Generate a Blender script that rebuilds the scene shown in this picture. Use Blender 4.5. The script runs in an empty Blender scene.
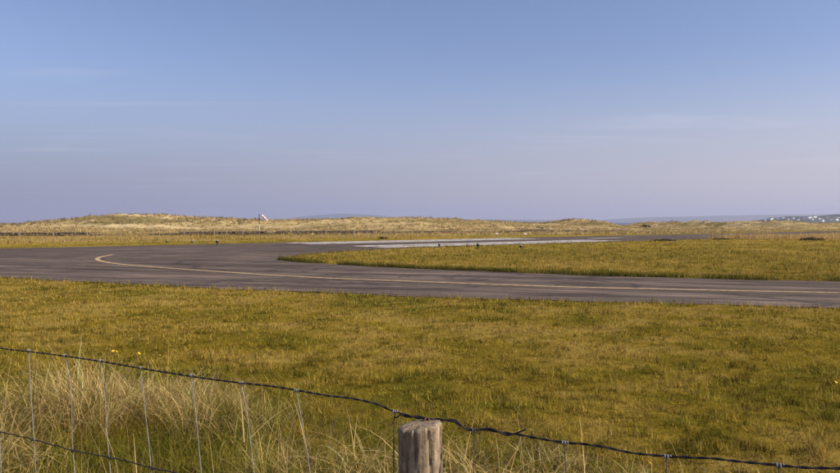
import bpy, bmesh, math, random
import numpy as np
from mathutils import Vector, Matrix

random.seed(7)
RNG = np.random.default_rng(11)
S = bpy.context.scene
COL = S.collection
R = math.radians

# ------------------------------------------------------------------ camera
F = 700.0            # focal length in pixels of the 840 px wide photograph
EYE = 1.6            # eye height over the airfield
HOR = 222.0          # row of the horizon
cam_d = bpy.data.cameras.new("camera")
cam = bpy.data.objects.new("camera", cam_d)
COL.objects.link(cam)
cam_d.sensor_width = 36.0
cam_d.lens = 36.0 * F / 840.0
cam_d.clip_start = 0.05
cam_d.clip_end = 40000
cam.location = (0, 0, EYE)
PITCH = math.atan((236.5 - HOR) / F)
cam.rotation_euler = (R(90) - PITCH, 0, 0)
S.camera = cam

# ------------------------------------------------------------------ sky and sun
SUN_EL = R(36)
SUN_AZ = R(105)      # clockwise from the viewing direction (+Y) towards +X
w = bpy.data.worlds.new("World")
S.world = w
w.use_nodes = True
nt = w.node_tree
nt.nodes.clear()
N = nt.nodes.new
sky = N("ShaderNodeTexSky")
sky.sky_type = 'NISHITA'
sky.sun_disc = False
sky.sun_elevation = SUN_EL
sky.sun_rotation = SUN_AZ
sky.air_density = 1.0
sky.dust_density = 0.5
sky.ozone_density = 2.5
bg = N("ShaderNodeBackground")
bg.inputs["Strength"].default_value = 0.100
out = N("ShaderNodeOutputWorld")
# thin cirrus: streaks in the direction of view, the same all round the sky
tc = N("ShaderNodeTexCoord")
sep = N("ShaderNodeSeparateXYZ")
nt.links.new(tc.outputs["Generated"], sep.inputs[0])
# project on a plane at cloud height: (x/z, y/z)
zmax = N("ShaderNodeMath"); zmax.operation = 'MAXIMUM'; zmax.inputs[1].default_value = 0.02
nt.links.new(sep.outputs["Z"], zmax.inputs[0])
dx = N("ShaderNodeMath"); dx.operation = 'DIVIDE'
dy = N("ShaderNodeMath"); dy.operation = 'DIVIDE'
nt.links.new(sep.outputs["X"], dx.inputs[0]); nt.links.new(zmax.outputs[0], dx.inputs[1])
nt.links.new(sep.outputs["Y"], dy.inputs[0]); nt.links.new(zmax.outputs[0], dy.inputs[1])
comb = N("ShaderNodeCombineXYZ")
nt.links.new(dx.outputs[0], comb.inputs[0]); nt.links.new(dy.outputs[0], comb.inputs[1])
mp = N("ShaderNodeMapping")
mp.inputs["Location"].default_value = (12.7, 5.1, 0)
mp.inputs["Rotation"].default_value = (0, 0, R(20))
mp.inputs["Scale"].default_value = (0.26, 0.75, 1)
nt.links.new(comb.outputs[0], mp.inputs[0])
cn = N("ShaderNodeTexNoise"); cn.inputs["Scale"].default_value = 1.0
cn.inputs["Detail"].default_value = 7; cn.inputs["Roughness"].default_value = 0.55
cn.inputs["Distortion"].default_value = 0.6
nt.links.new(mp.outputs[0], cn.inputs["Vector"])
cr = N("ShaderNodeMapRange"); cr.interpolation_type = 'SMOOTHSTEP'
cr.inputs["From Min"].default_value = 0.545; cr.inputs["From Max"].default_value = 0.78
cr.inputs["To Max"].default_value = 0.22
nt.links.new(cn.outputs["Fac"], cr.inputs["Value"])
# low haze layer: elevation only, all round
hz = N("ShaderNodeMapRange"); hz.interpolation_type = 'SMOOTHERSTEP'
hz.inputs["From Min"].default_value = -0.02; hz.inputs["From Max"].default_value = 0.26
hz.inputs["To Min"].default_value = 0.92; hz.inputs["To Max"].default_value = 0.0
nt.links.new(sep.outputs["Z"], hz.inputs["Value"])
# the haze brightens smoothly towards the sun's side of the sky
vd = N("ShaderNodeVectorMath"); vd.operation = 'DOT_PRODUCT'
vd.inputs[1].default_value = (math.sin(SUN_AZ), math.cos(SUN_AZ), 0)
nt.links.new(tc.outputs["Generated"], vd.inputs[0])
az = N("ShaderNodeMapRange"); az.inputs["From Min"].default_value = -1.0; az.inputs["From Max"].default_value = 1.0
nt.links.new(vd.outputs["Value"], az.inputs["Value"])
hcol = N("ShaderNodeMixRGB"); hcol.inputs[1].default_value = (1.30, 1.58, 2.90, 1); hcol.inputs[2].default_value = (6.9, 6.25, 6.3, 1)
nt.links.new(az.outputs[0], hcol.inputs[0])
tint = N("ShaderNodeMixRGB"); tint.blend_type = 'MULTIPLY'; tint.inputs[0].default_value = 1.0
tint.inputs[2].default_value = (1.02, 0.95, 1.08, 1)
nt.links.new(sky.outputs[0], tint.inputs[1])
hmix = N("ShaderNodeMixRGB"); nt.links.new(hcol.outputs[0], hmix.inputs[2])
nt.links.new(hz.outputs[0], hmix.inputs[0]); nt.links.new(tint.outputs[0], hmix.inputs[1])
cmix = N("ShaderNodeMixRGB"); cmix.inputs[2].default_value = (6.6, 6.5, 7.4, 1)
nt.links.new(cr.outputs[0], cmix.inputs[0]); nt.links.new(hmix.outputs[0], cmix.inputs[1])
nt.links.new(cmix.outputs[0], bg.inputs["Color"])
nt.links.new(bg.outputs[0], out.inputs["Surface"])

sun_d = bpy.data.lights.new("sun", 'SUN')
sun_d.energy = 5.0
sun_d.angle = R(0.53)
sun_d.color = (1.0, 0.87, 0.66)
sun = bpy.data.objects.new("sun", sun_d)
COL.objects.link(sun)
sdir = Vector((math.sin(SUN_AZ) * math.cos(SUN_EL), math.cos(SUN_AZ) * math.cos(SUN_EL), math.sin(SUN_EL)))
sun.rotation_euler = sdir.to_track_quat('Z', 'Y').to_euler()
sun.location = (30, -15, 30)

S.view_settings.view_transform = 'Standard'
S.view_settings.look = 'None'
S.view_settings.gamma = 1.0
S.view_settings.exposure = 0.28
S.view_settings.use_curve_mapping = False
S.render.engine = 'CYCLES'
S.cycles.max_bounces = 6
S.cycles.volume_bounces = 1
S.cycles.use_denoising = True

# ------------------------------------------------------------------ helpers
def gp(px, py):
    """photograph survey: where the flat airfield is met at a pixel"""
    y = F * EYE / (py - HOR)
    return ((px - 420.0) / F * y, y)

def tag(o, label=None, cat=None, group=None, kind=None):
    if label: o["label"] = label
    if cat: o["category"] = cat
    if group: o["group"] = group
    if kind: o["kind"] = kind
    return o

def empty(name, loc=(0, 0, 0)):
    o = bpy.data.objects.new(name, None)
    o.empty_display_size = 0.2
    COL.objects.link(o); o.location = loc
    return o

def link_mesh(name, me, mat=None, parent=None, loc=(0, 0, 0)):
    o = bpy.data.objects.new(name, me)
    COL.objects.link(o)
    if mat is not None: me.materials.append(mat)
    if parent is not None: o.parent = parent
    o.location = loc
    return o

def np_mesh(name, verts, faces, k, colors=None, smooth=False):
    """verts (n,3), faces (m,k) int; colors (n,3)"""
    me = bpy.data.meshes.new(name)
    n = len(verts); m = len(faces)
    me.vertices.add(n)
    me.vertices.foreach_set("co", np.asarray(verts, np.float32).ravel())
    me.loops.add(m * k)
    me.loops.foreach_set("vertex_index", np.asarray(faces, np.int32).ravel())
    me.polygons.add(m)
    me.polygons.foreach_set("loop_start", np.arange(0, m * k, k, dtype=np.int32))
    me.polygons.foreach_set("loop_total", np.full(m, k, np.int32))
    if smooth:
        me.polygons.foreach_set("use_smooth", np.ones(m, bool))
    me.update(calc_edges=True)
    if colors is not None:
        a = me.attributes.new("tint", 'FLOAT_COLOR', 'POINT')
        c = np.ones((n, 4), np.float32); c[:, :3] = colors
        a.data.foreach_set("color", c.ravel())
    return me

def bm_mesh(name, bm, smooth=False):
    me = bpy.data.meshes.new(name)
    bmesh.ops.recalc_face_normals(bm, faces=bm.faces)
    if smooth:
        for f in bm.faces: f.smooth = True
    bm.to_mesh(me); bm.free()
    return me

def _hash(i, j, seed):
    h = (i.astype(np.int64) * 374761393 + j.astype(np.int64) * 668265263 + seed * 982451653) & 0xFFFFFFFF
    h = ((h ^ (h >> 13)) * 1274126177) & 0xFFFFFFFF
    h = h ^ (h >> 16)
    return (h & 0xFFFF) / 65535.0

def vnoise(x, y, seed=0):
    x = np.asarray(x, float); y = np.asarray(y, float)
    i = np.floor(x); j = np.floor(y)
    fx = x - i; fy = y - j
    fx = fx * fx * (3 - 2 * fx); fy = fy * fy * (3 - 2 * fy)
    a = _hash(i, j, seed); b = _hash(i + 1, j, seed)
    c = _hash(i, j + 1, seed); d = _hash(i + 1, j + 1, seed)
    return (a * (1 - fx) + b * fx) * (1 - fy) + (c * (1 - fx) + d * fx) * fy

def fbm(x, y, seed=0, octv=4, gain=0.5):
    t = 0; amp = 1; tot = 0
    for o in range(octv):
        ca, sa = math.cos(o * 0.7), math.sin(o * 0.7)
        xx = (x * ca - y * sa) * 2 ** o; yy = (x * sa + y * ca) * 2 ** o
        t = t + amp * vnoise(xx + 17.3 * o, yy - 9.1 * o, seed + o)
        tot += amp; amp *= gain
    return t / tot

def sstep(a, b, x):
    t = np.clip((x - a) / (b - a), 0, 1)
    return t * t * (3 - 2 * t)

def lerp(a, b, t):
    return np.asarray(a)[None, :] * (1 - t[:, None]) + np.asarray(b)[None, :] * t[:, None]

def catmull(pts, n=8):
    P = [np.array(p, float) for p in pts]
    P = [2 * P[0] - P[1]] + P + [2 * P[-1] - P[-2]]
    o = []
    for i in range(1, len(P) - 2):
        for k in range(n):
            t = k / n
            o.append(0.5 * ((2 * P[i]) + (-P[i - 1] + P[i + 1]) * t + (2 * P[i - 1] - 5 * P[i] + 4 * P[i + 1] - P[i + 2]) * t * t + (-P[i - 1] + 3 * P[i] - 3 * P[i + 1] + P[i + 2]) * t ** 3))
    o.append(P[-2])
    return np.array(o)

def inside(poly, x, y):
    r = np.zeros(len(x), bool)
    n = len(poly)
    for i in range(n):
        x0, y0 = poly[i]; x1, y1 = poly[(i + 1) % n]
        if y0 == y1: continue
        c = ((y0 > y) != (y1 > y)) & (x < (x1 - x0) * (y - y0) / (y1 - y0) + x0)
        r ^= c
    return r

def dist_poly(poly, x, y):
    d = np.full(len(x), 1e9)
    n = len(poly)
    for i in range(n):
        ax, ay = poly[i]; bx, by = poly[(i + 1) % n]
        vx, vy = bx - ax, by - ay
        L = vx * vx + vy * vy
        if L < 1e-9: continue
        t = np.clip(((x - ax) * vx + (y - ay) * vy) / L, 0, 1)
        d = np.minimum(d, np.hypot(x - ax - t * vx, y - ay - t * vy))
    return d

# ------------------------------------------------------------------ materials
def new_mat(name):
    m = bpy.data.materials.new(name); m.use_nodes = True
    n = m.node_tree; b = n.nodes["Principled BSDF"]
    return m, n, b

def noise(n, scale, detail=4, rough=0.55, coord="Object", vec=None, stretch=None, dist=0.0):
    t = n.nodes.new("ShaderNodeTexNoise")
    t.inputs["Scale"].default_value = scale; t.inputs["Detail"].default_value = detail
    t.inputs["Roughness"].default_value = rough; t.inputs["Distortion"].default_value = dist
    if vec is None:
        c = n.nodes.new("ShaderNodeTexCoord"); vec = c.outputs[coord]
    if stretch:
        mpp = n.nodes.new("ShaderNodeMapping"); mpp.inputs["Scale"].default_value = stretch[:3]
        if len(stretch) > 3: mpp.inputs["Rotation"].default_value = (0, 0, stretch[3])
        n.links.new(vec, mpp.inputs[0]); vec = mpp.outputs[0]
    n.links.new(vec, t.inputs["Vector"])
    return t.outputs["Fac"]

def ramp(n, fac, stops):
    r = n.nodes.new("ShaderNodeValToRGB"); e = r.color_ramp.elements
    while len(e) < len(stops): e.new(0.5)
    for k, (p, c) in enumerate(stops):
        e[k].position = p; e[k].color = (*c, 1) if len(c) == 3 else c
    n.links.new(fac, r.inputs[0])
    return r.outputs[0]

def mix(n, fac, a, b, mode='MIX'):
    x = n.nodes.new("ShaderNodeMixRGB"); x.blend_type = mode
    for i, v in ((0, fac), (1, a), (2, b)):
        if hasattr(v, "is_output"): n.links.new(v, x.inputs[i])
        elif i == 0: x.inputs[0].default_value = v
        else: x.inputs[i].default_value = (*v, 1)
    return x.outputs[0]

def maprange(n, v, a, b, c=0.0, d=1.0):
    x = n.nodes.new("ShaderNodeMapRange")
    x.inputs["From Min"].default_value = a; x.inputs["From Max"].default_value = b
    x.inputs["To Min"].default_value = c; x.inputs["To Max"].default_value = d
    n.links.new(v, x.inputs["Value"])
    return x.outputs[0]

def bump(n, b, h, strength, dist):
    x = n.nodes.new("ShaderNodeBump"); x.inputs["Strength"].default_value = strength
    x.inputs["Distance"].default_value = dist
    n.links.new(h, x.inputs["Height"]); n.links.new(x.outputs[0], b.inputs["Normal"])

def attr(n, name="tint"):
    a = n.nodes.new("ShaderNodeAttribute"); a.attribute_name = name
    return a.outputs["Color"]

def plain(name, col, rough=0.8, metal=0.0, vary=0.25, scale=20):
    m, n, b = new_mat(name)
    f = noise(n, scale, 4)
    lo = tuple(c * (1 - vary) for c in col); hi = tuple(min(1, c * (1 + vary)) for c in col)
    n.links.new(ramp(n, f, [(0.3, lo), (0.7, hi)]), b.inputs["Base Color"])
    b.inputs["Roughness"].default_value = rough; b.inputs["Metallic"].default_value = metal
    b.inputs["Specular IOR Level"].default_value = 0.3
    return m

# grass blades: tint per blade, light shining through a little
def blade_mat(name, trans=0.3):
    m = bpy.data.materials.new(name); m.use_nodes = True
    n = m.node_tree; n.nodes.clear()
    o = n.nodes.new("ShaderNodeOutputMaterial")
    d = n.nodes.new("ShaderNodeBsdfDiffuse"); t = n.nodes.new("ShaderNodeBsdfTranslucent")
    c = attr(n)
    n.links.new(c, d.inputs[0]); n.links.new(c, t.inputs[0])
    mx = n.nodes.new("ShaderNodeMixShader"); mx.inputs[0].default_value = trans
    n.links.new(d.outputs[0], mx.inputs[1]); n.links.new(t.outputs[0], mx.inputs[2])
    n.links.new(mx.outputs[0], o.inputs[0])
    return m
M_BLADE = blade_mat("grass_blade")

m, n, b = new_mat("turf")
base = attr(n)
f = noise(n, 9.0, 6, 0.7)
c = mix(n, 1.0, base, ramp(n, f, [(0.25, (0.55, 0.55, 0.5)), (0.75, (1.35, 1.3, 1.25))]), 'MULTIPLY')
n.links.new(c, b.inputs["Base Color"]); b.inputs["Roughness"].default_value = 1.0
b.inputs["Specular IOR Level"].default_value = 0.0
bump(n, b, noise(n, 25, 5, 0.7), 0.7, 0.04)
M_TURF = m

m, n, b = new_mat("dune_turf")
base = attr(n)
f = noise(n, 1.6, 7, 0.72)
c = mix(n, 1.0, base, ramp(n, f, [(0.3, (0.6, 0.6, 0.55)), (0.7, (1.3, 1.28, 1.25))]), 'MULTIPLY')
n.links.new(c, b.inputs["Base Color"]); b.inputs["Roughness"].default_value = 1.0
b.inputs["Specular IOR Level"].default_value = 0.0
bump(n, b, noise(n, 2.2, 6, 0.7), 0.8, 0.35)
M_DUNE = m

def asphalt(name, rot, tone=1.0):
    m, n, b = new_mat(name)
    big = noise(n, 0.18, 4, 0.6)
    tc0 = n.nodes.new("ShaderNodeTexCoord"); m0 = n.nodes.new("ShaderNodeMapping"); m0.inputs["Rotation"].default_value = (0, 0, rot)
    n.links.new(tc0.outputs["Object"], m0.inputs[0])
    streak = noise(n, 1.0, 6, 0.68, vec=m0.outputs[0], stretch=(0.10, 1.5, 1), dist=0.25)
    agg = noise(n, 28, 5, 0.85)
    blot = noise(n, 0.9, 7, 0.72, vec=m0.outputs[0], stretch=(0.5, 1.4, 1))
    c = ramp(n, big, [(0.3, (0.092 * tone, 0.073 * tone, 0.063 * tone)), (0.7, (0.140 * tone, 0.110 * tone, 0.094 * tone))])
    c = mix(n, 1.0, c, ramp(n, streak, [(0.32, (0.45, 0.45, 0.47)), (0.5, (1.0, 1.0, 1.0)), (0.68, (1.55, 1.53, 1.50))]), 'MULTIPLY')
    c = mix(n, 1.0, c, ramp(n, blot, [(0.3, (0.66, 0.66, 0.68)), (0.7, (1.28, 1.27, 1.25))]), 'MULTIPLY')
    st2 = noise(n, 1.0, 5, 0.7, vec=m0.outputs[0], stretch=(0.55, 6.0, 1), dist=0.2)
    c = mix(n, 1.0, c, ramp(n, st2, [(0.34, (0.60, 0.60, 0.62)), (0.5, (1.0, 1.0, 1.0)), (0.66, (1.45, 1.43, 1.40))]), 'MULTIPLY')
    c = mix(n, 1.0, c, ramp(n, agg, [(0.32, (0.45, 0.45, 0.46)), (0.5, (1.0, 1.0, 1.0)), (0.68, (1.6, 1.58, 1.55))]), 'MULTIPLY')
    # tar seams and cracks
    tcn = n.nodes.new("ShaderNodeTexCoord")
    nv = n.nodes.new("ShaderNodeTexNoise"); nv.inputs["Scale"].default_value = 0.6; nv.inputs["Detail"].default_value = 5
    n.links.new(tcn.outputs["Object"], nv.inputs["Vector"])
    addv = n.nodes.new("ShaderNodeMixRGB"); addv.blend_type = 'ADD'; addv.inputs[0].default_value = 1.1
    n.links.new(m0.outputs[0], addv.inputs[1]); n.links.new(nv.outputs["Color"], addv.inputs[2])
    mpp = n.nodes.new("ShaderNodeMapping"); mpp.inputs["Scale"].default_value = (0.09, 0.34, 1)
    n.links.new(addv.outputs[0], mpp.inputs[0])
    vo = n.nodes.new("ShaderNodeTexVoronoi"); vo.feature = 'DISTANCE_TO_EDGE'; vo.inputs["Scale"].default_value = 1.0
    n.links.new(mpp.outputs[0], vo.inputs["Vector"])
    crack = maprange(n, vo.outputs["Distance"], 0.0, 0.03, 0.75, 0.0)
    c = mix(n, crack, c, (0.045, 0.042, 0.042))
    n.links.new(c, b.inputs["Base Color"])
    b.inputs["Roughness"].default_value = 0.95; b.inputs["Specular IOR Level"].default_value = 0.06
    bump(n, b, agg, 0.5, 0.006)
    return m

def paint(name, col, under, lo, hi, sc=3.0):
    m, n, b = new_mat(name)
    wear = noise(n, sc, 8, 0.75)
    fac = maprange(n, wear, lo, hi)
    c = mix(n, fac, under, col)
    n.links.new(c, b.inputs["Base Color"]); b.inputs["Roughness"].default_value = 0.85; b.inputs["Specular IOR Level"].default_value = 0.1
    return m

# ------------------------------------------------------------------ plan of the airfield
UX, UY = 0.770, 0.638           # along the runway, away from the camera
NX, NY = -UY, UX                # across it, towards the dunes
ORX, ORY = -1.2, 43.1           # runway near edge at its threshold
RW = 14.8
def rwy(t, s):
    return (ORX + UX * t + NX * s, ORY + UY * t + NY * s)

near_edge = [(58, 2.0), (40, 5.3), (20, 10.2)] + [gp(*p) for p in ((840, 308), (630, 302), (420, 296), (260, 290), (150, 285.5), (60, 281), (0, 278))] + [(-16.5, 21.2), (-23, 21.5), (-31, 20.5)]
end_edge = [rwy(-46, -3.5), rwy(-47, 7), rwy(-46, RW + 0.5)]
island = [rwy(34, 0), rwy(20, 0), rwy(8, 0), rwy(1, -0.2), gp(350, 251), gp(312, 254), gp(284, 257.5), gp(277, 259.2), gp(286, 261), gp(330, 264), gp(400, 268), gp(500, 272.2), gp(640, 277.2), gp(840, 281.5), (20, 17.2), (40, 12.6), (58, 9.0)]
island_c = catmull(island, 10)
near_c = catmull(near_edge, 10)
end_c = catmull(end_edge, 6)
def jitter(P, amp, seed):
    q = P.copy()
    q[:, 0] += (fbm(P[:, 0] * 0.9, P[:, 1] * 0.9, seed) - 0.5) * amp
    q[:, 1] += (fbm(P[:, 0] * 0.9 + 50, P[:, 1] * 0.9, seed) - 0.5) * amp
    return q
near_c = jitter(near_c, 0.7, 3); island_c = jitter(island_c, 0.6, 5)
RUN_END = 190.0
run_poly = np.array([rwy(t, 0) for t in np.linspace(34, RUN_END, 30)] + [rwy(t, RW) for t in np.linspace(RUN_END, -46, 60)])
# whole sealed outline = near edge, end edge, runway far edge, runway near edge, island edge
sealed = np.vstack([near_c, end_c, [rwy(t, RW) for t in np.linspace(-44, RUN_END, 50)], [rwy(t, 0) for t in np.linspace(RUN_END, 36, 30)], island_c])

# rough strip behind the boundary fence
FDH = 0.42                       # eye height above the top wire
def fence_depth(px):
    return F * FDH / (127.0 + 0.144 * px)
FP0 = np.array([(-420.0) / F * fence_depth(0), fence_depth(0)])
FP1 = np.array([(420.0) / F * fence_depth(840), fence_depth(840)])
fu = (FP1 - FP0) / np.linalg.norm(FP1 - FP0)
fn = np.array([-fu[1], fu[0]])
def fence_sw(x, y):
    return (x - FP0[0]) * fu[0] + (y - FP0[1]) * fu[1], (x - FP0[0]) * fn[0] + (y - FP0[1]) * fn[1]

# own colours of the ground cover (linear)
C_GREEN = (0.148, 0.130, 0.016)
C_OLIVE = (0.262, 0.194, 0.026)
C_STRAW = (0.470, 0.335, 0.090)
C_TAN = (0.46, 0.33, 0.14)
C_RED = (0.22, 0.13, 0.055)
def ground_tint(x, y):
    """what grows where: greener and drier patches of the airfield turf"""
    a = fbm(x * 0.20, y * 0.45, 21, 5, 0.62)
    bb = fbm(x * 1.4, y * 2.0, 33, 5, 0.7)
    g = sstep(0.30, 0.70, a * 0.45 + bb * 0.55)
    c = lerp(C_GREEN, C_OLIVE, sstep(0.0, 0.6, g))
    c = c * (1 - sstep(0.55, 1.0, g)[:, None] * 0.75) + np.array(C_STRAW)[None] * sstep(0.55, 1.0, g)[:, None] * 0.75
    # dry verge by the taxiway, mown island more straw coloured
    dry = sstep(9, 14, y) * 0.35 * sstep(0.3, 0.6, bb)
    c = c * (1 - dry[:, None]) + np.array(C_STRAW)[None] * dry[:, None]
    # rough tan grass beyond the runway, green strip right along it
    rx, ry = x - ORX, y - ORY
    sv = rx * NX + ry * NY
    far = sstep(RW + 7, RW + 12, sv + 6 * (fbm(x * 0.1, y * 0.1, 8) - 0.5))
    c = c * (1 - far[:, None]) + lerp(C_TAN, C_OLIVE, sstep(0.45, 0.75, a)) * far[:, None]
    tan = (sstep(-0.5, -2.0, sv) * sstep(63.5, 66.0, y) * sstep(18, 22, x))[:, None] * 0.85
    return c * (1 - tan) + np.array(C_TAN)[None] * tan

# ------------------------------------------------------------------ ground
def spaced(a0, a1, d0, grow, end):
    v = list(np.arange(a0, a1, d0)); d = d0
    while v[-1] < end:
        d *= grow; v.append(v[-1] + d)
    return np.array(v)
gxs = spaced(0, 10, 0.2, 1.13, 12000); gxs = np.concatenate([-gxs[:0:-1], gxs])
gyf = spaced(1, 16, 0.2, 1.035, 60); gyf = np.concatenate([gyf, spaced(gyf[-1] + 1.5, gyf[-1] + 40, 1.5, 1.12, 12000)])
gyb = -spaced(0, 4, 1.0, 1.5, 12000)[::-1]
gys = np.concatenate([gyb, gyf])
XX, YY = np.meshgrid(gxs, gys)
gx, gy = XX.ravel(), YY.ravel()
dseal = np.full(len(gx), 50.0)
near_m = (np.abs(gx) < 80) & (gy > -5) & (gy < 200)
dseal[near_m] = dist_poly(sealed, gx[near_m], gy[near_m])
inseal = np.zeros(len(gx), bool); inseal[near_m] = inside(sealed, gx[near_m], gy[near_m])
seal_lo = np.vstack([near_c[::3], end_c, [rwy(t, RW) for t in (-44, 70, RUN_END)], [rwy(t, 0) for t in (RUN_END, 36)], island_c[::3]])
def lawn_bump(x, y):
    return (fbm(x * 0.8, y * 0.8, 61, 4, 0.55) - 0.5) * 0.16
gz = np.where(inseal, -0.012 - 0.05 * sstep(0.0, 0.6, dseal), -0.012 + sstep(0.1, 1.6, dseal) * lawn_bump(gx, gy) * np.where(np.abs(gx) < 400, 1, 0))
drop = np.maximum(sstep(330, 470, gy), sstep(600, 900, np.abs(gx)) * sstep(-300, 0, gy))
gz = gz * (1 - drop) - 6.0 * drop
ny, nx = XX.shape
ii = np.arange(ny * nx).reshape(ny, nx)
faces = np.stack([ii[:-1, :-1].ravel(), ii[:-1, 1:].ravel(), ii[1:, 1:].ravel(), ii[1:, :-1].ravel()], 1)
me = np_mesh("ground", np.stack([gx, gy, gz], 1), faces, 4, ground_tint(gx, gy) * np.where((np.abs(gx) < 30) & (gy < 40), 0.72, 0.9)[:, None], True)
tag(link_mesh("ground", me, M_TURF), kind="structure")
def ground_z(x, y):
    d = dist_poly(seal_lo, x, y)
    return -0.012 + sstep(0.1, 1.6, d) * lawn_bump(x, y)

# ------------------------------------------------------------------ taxiway, runway, markings
def sheet(name, poly, z, mat, skirt=0.08):
    bm = bmesh.new()
    vs = [bm.verts.new((p[0], p[1], z)) for p in poly]
    f0 = bm.faces.new(vs)
    if f0.normal.z < 0: f0.normal_flip()
    if skirt:
        lo = [bm.verts.new((p[0], p[1], z - skirt)) for p in poly]
        for i in range(len(vs)):
            j = (i + 1) % len(vs)
            bm.faces.new((vs[i], vs[j], lo[j], lo[i]))
    bmesh.ops.triangulate(bm, faces=[f for f in bm.faces if len(f.verts) > 4])
    me = bm_mesh(name, bm)
    return link_mesh(name, me, mat)
M_TAXI = asphalt("taxiway_asphalt", R(16), 1.06)
M_RUN = asphalt("runway_asphalt", -math.atan2(UY, UX), 1.0)
taxi_poly = np.vstack([near_c, end_c, [rwy(t, 0.6) for t in np.linspace(-44, 33, 30)], island_c[2:]])
tag(sheet("taxiway", taxi_poly, 0.0, M_TAXI), kind="structure")
rp = [rwy(t, RW + 0.25 * (vnoise(np.array([t * 0.4]), np.array([3.0]), 4)[0] - 0.5)) for t in np.linspace(RUN_END, -44, 90)] + [rwy(t, 0) for t in np.linspace(-44, RUN_END, 60)]
tag(sheet("runway", rp, 0.004, M_RUN), kind="structure")

ASPH = (0.125, 0.104, 0.097)
M_YEL = paint("taxiway_line_paint", (0.56, 0.40, 0.21), ASPH, 0.32, 0.56, 6.0)
M_WHT = paint("runway_white_paint", (0.66, 0.62, 0.58), ASPH, 0.36, 0.58, 1.6)
cl = catmull([(40, 8.9), (20, 13.7)] + [gp(*p) for p in ((840, 293), (700, 290.3), (560, 287), (430, 282.3), (300, 277), (200, 270.5), (150, 267), (120, 264.3), (102, 261.6), (97, 259.3), (101, 257.0), (113, 254.8))], 14)
def ribbon(name, P, width, z, mat, parent=None):
    T = np.gradient(P, axis=0); T /= np.linalg.norm(T, axis=1)[:, None]
    Nn = np.stack([-T[:, 1], T[:, 0]], 1)
    wv = width * (1 + 0.12 * (fbm(P[:, 0] * 2, P[:, 1] * 2, 9) - 0.5))[:, None]
    L = P + Nn * wv / 2; Q = P - Nn * wv / 2
    n_ = len(P)
    v = np.zeros((2 * n_, 3)); v[:n_, :2] = L; v[n_:, :2] = Q; v[:, 2] = z
    fcs = np.array([[i, n_ + i, n_ + i + 1, i + 1] for i in range(n_ - 1)])
    return link_mesh(name, np_mesh(name, v, fcs, 4), mat, parent)
tag(ribbon("taxiway_line", cl, 0.20, 0.0085, M_YEL), kind="structure")
# threshold bars: two pairs with a gap at the centre line
sw_ = 1.75
offs = [0.8, 3.1, RW - 2.7, RW - 5.0]
for s in sorted(offs):
    P = np.array([rwy(t, s + sw_ / 2) for t in np.linspace(-0.4, 24.6, 40)])
    tag(ribbon("threshold_bar", P, sw_, 0.0085, M_WHT), kind="structure")
P = np.array([rwy(t, RW / 2) for t in np.linspace(29.0, 34.0, 12)])
tag(ribbon("centre_line_dash", P, 0.9, 0.0085, M_WHT), kind="structure")

# ------------------------------------------------------------------ dunes
sk = np.array([(-400, 222), (-250, 218), (-120, 221), (-40, 222.5), (0, 224), (24, 226.4), (30, 222.2), (60, 219.6), (85, 218), (100, 215.6), (125, 213.2), (150, 213.4), (180, 215), (200, 216.2), (240, 217.6), (262, 219), (300, 219), (340, 218.6), (355, 217.0), (380, 217.4), (420, 217.2), (450, 218.2), (480, 219.6), (510, 221.2), (540, 223), (560, 221.4), (580, 218.0), (592, 220.0), (602, 223.4), (620, 225.0), (640, 226.0), (655, 224.4), (668, 219.9), (682, 224.6), (697, 224.8), (708, 219.6), (722, 224.8), (740, 225.6), (752, 220.8), (770, 219.6), (795, 223.2), (840, 222.4), (900, 222), (1000, 221), (1200, 223)])
RY = 172.0
rX = (sk[:, 0] - 420) / F * RY
rH = EYE + (HOR - sk[:, 1]) / F * RY - 0.35
dxs = np.arange(-190, 210, 0.75); dys = np.concatenate([np.arange(72, 190, 0.7), np.arange(190, 330, 2.0)])
DX, DY = np.meshgrid(dxs, dys); ddx, ddy = DX.ravel(), DY.ravel()
def dune_z(x, y):
    yr = RY + 10 * (fbm(x * 0.03, x * 0 + 2.2, 71, 2) - 0.5)      # the crest wanders
    H = np.interp(x, rX, rH)
    steep = np.interp(x, [-120, -85, -40, 0, 60], [40, 24, 34, 60, 45])
    up = sstep(0, 1, (y - (yr - steep)) / steep)
    dn = 1 - sstep(6, 60, y - yr)
    main = H * up * np.where(y > yr, dn, 1)
    hum = fbm(x * 0.11, y * 0.11, 81, 4, 0.55)
    fine = fbm(x * 0.45, y * 0.45, 91, 4, 0.6)
    lowband = sstep(84, 118, y) * (1 - up)
    z = main * (0.80 + 0.32 * fine) + (hum - 0.42) * 1.1 * np.maximum(lowband, 0.35 * up * np.where(y > yr, dn, 1)) + (fine - 0.5) * 0.55 * sstep(90, 130, y)
    edge_ = sstep(72, 86, y) * (1 - sstep(250, 328, y))
    return -0.35 + (0.35 + z) * edge_
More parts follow.
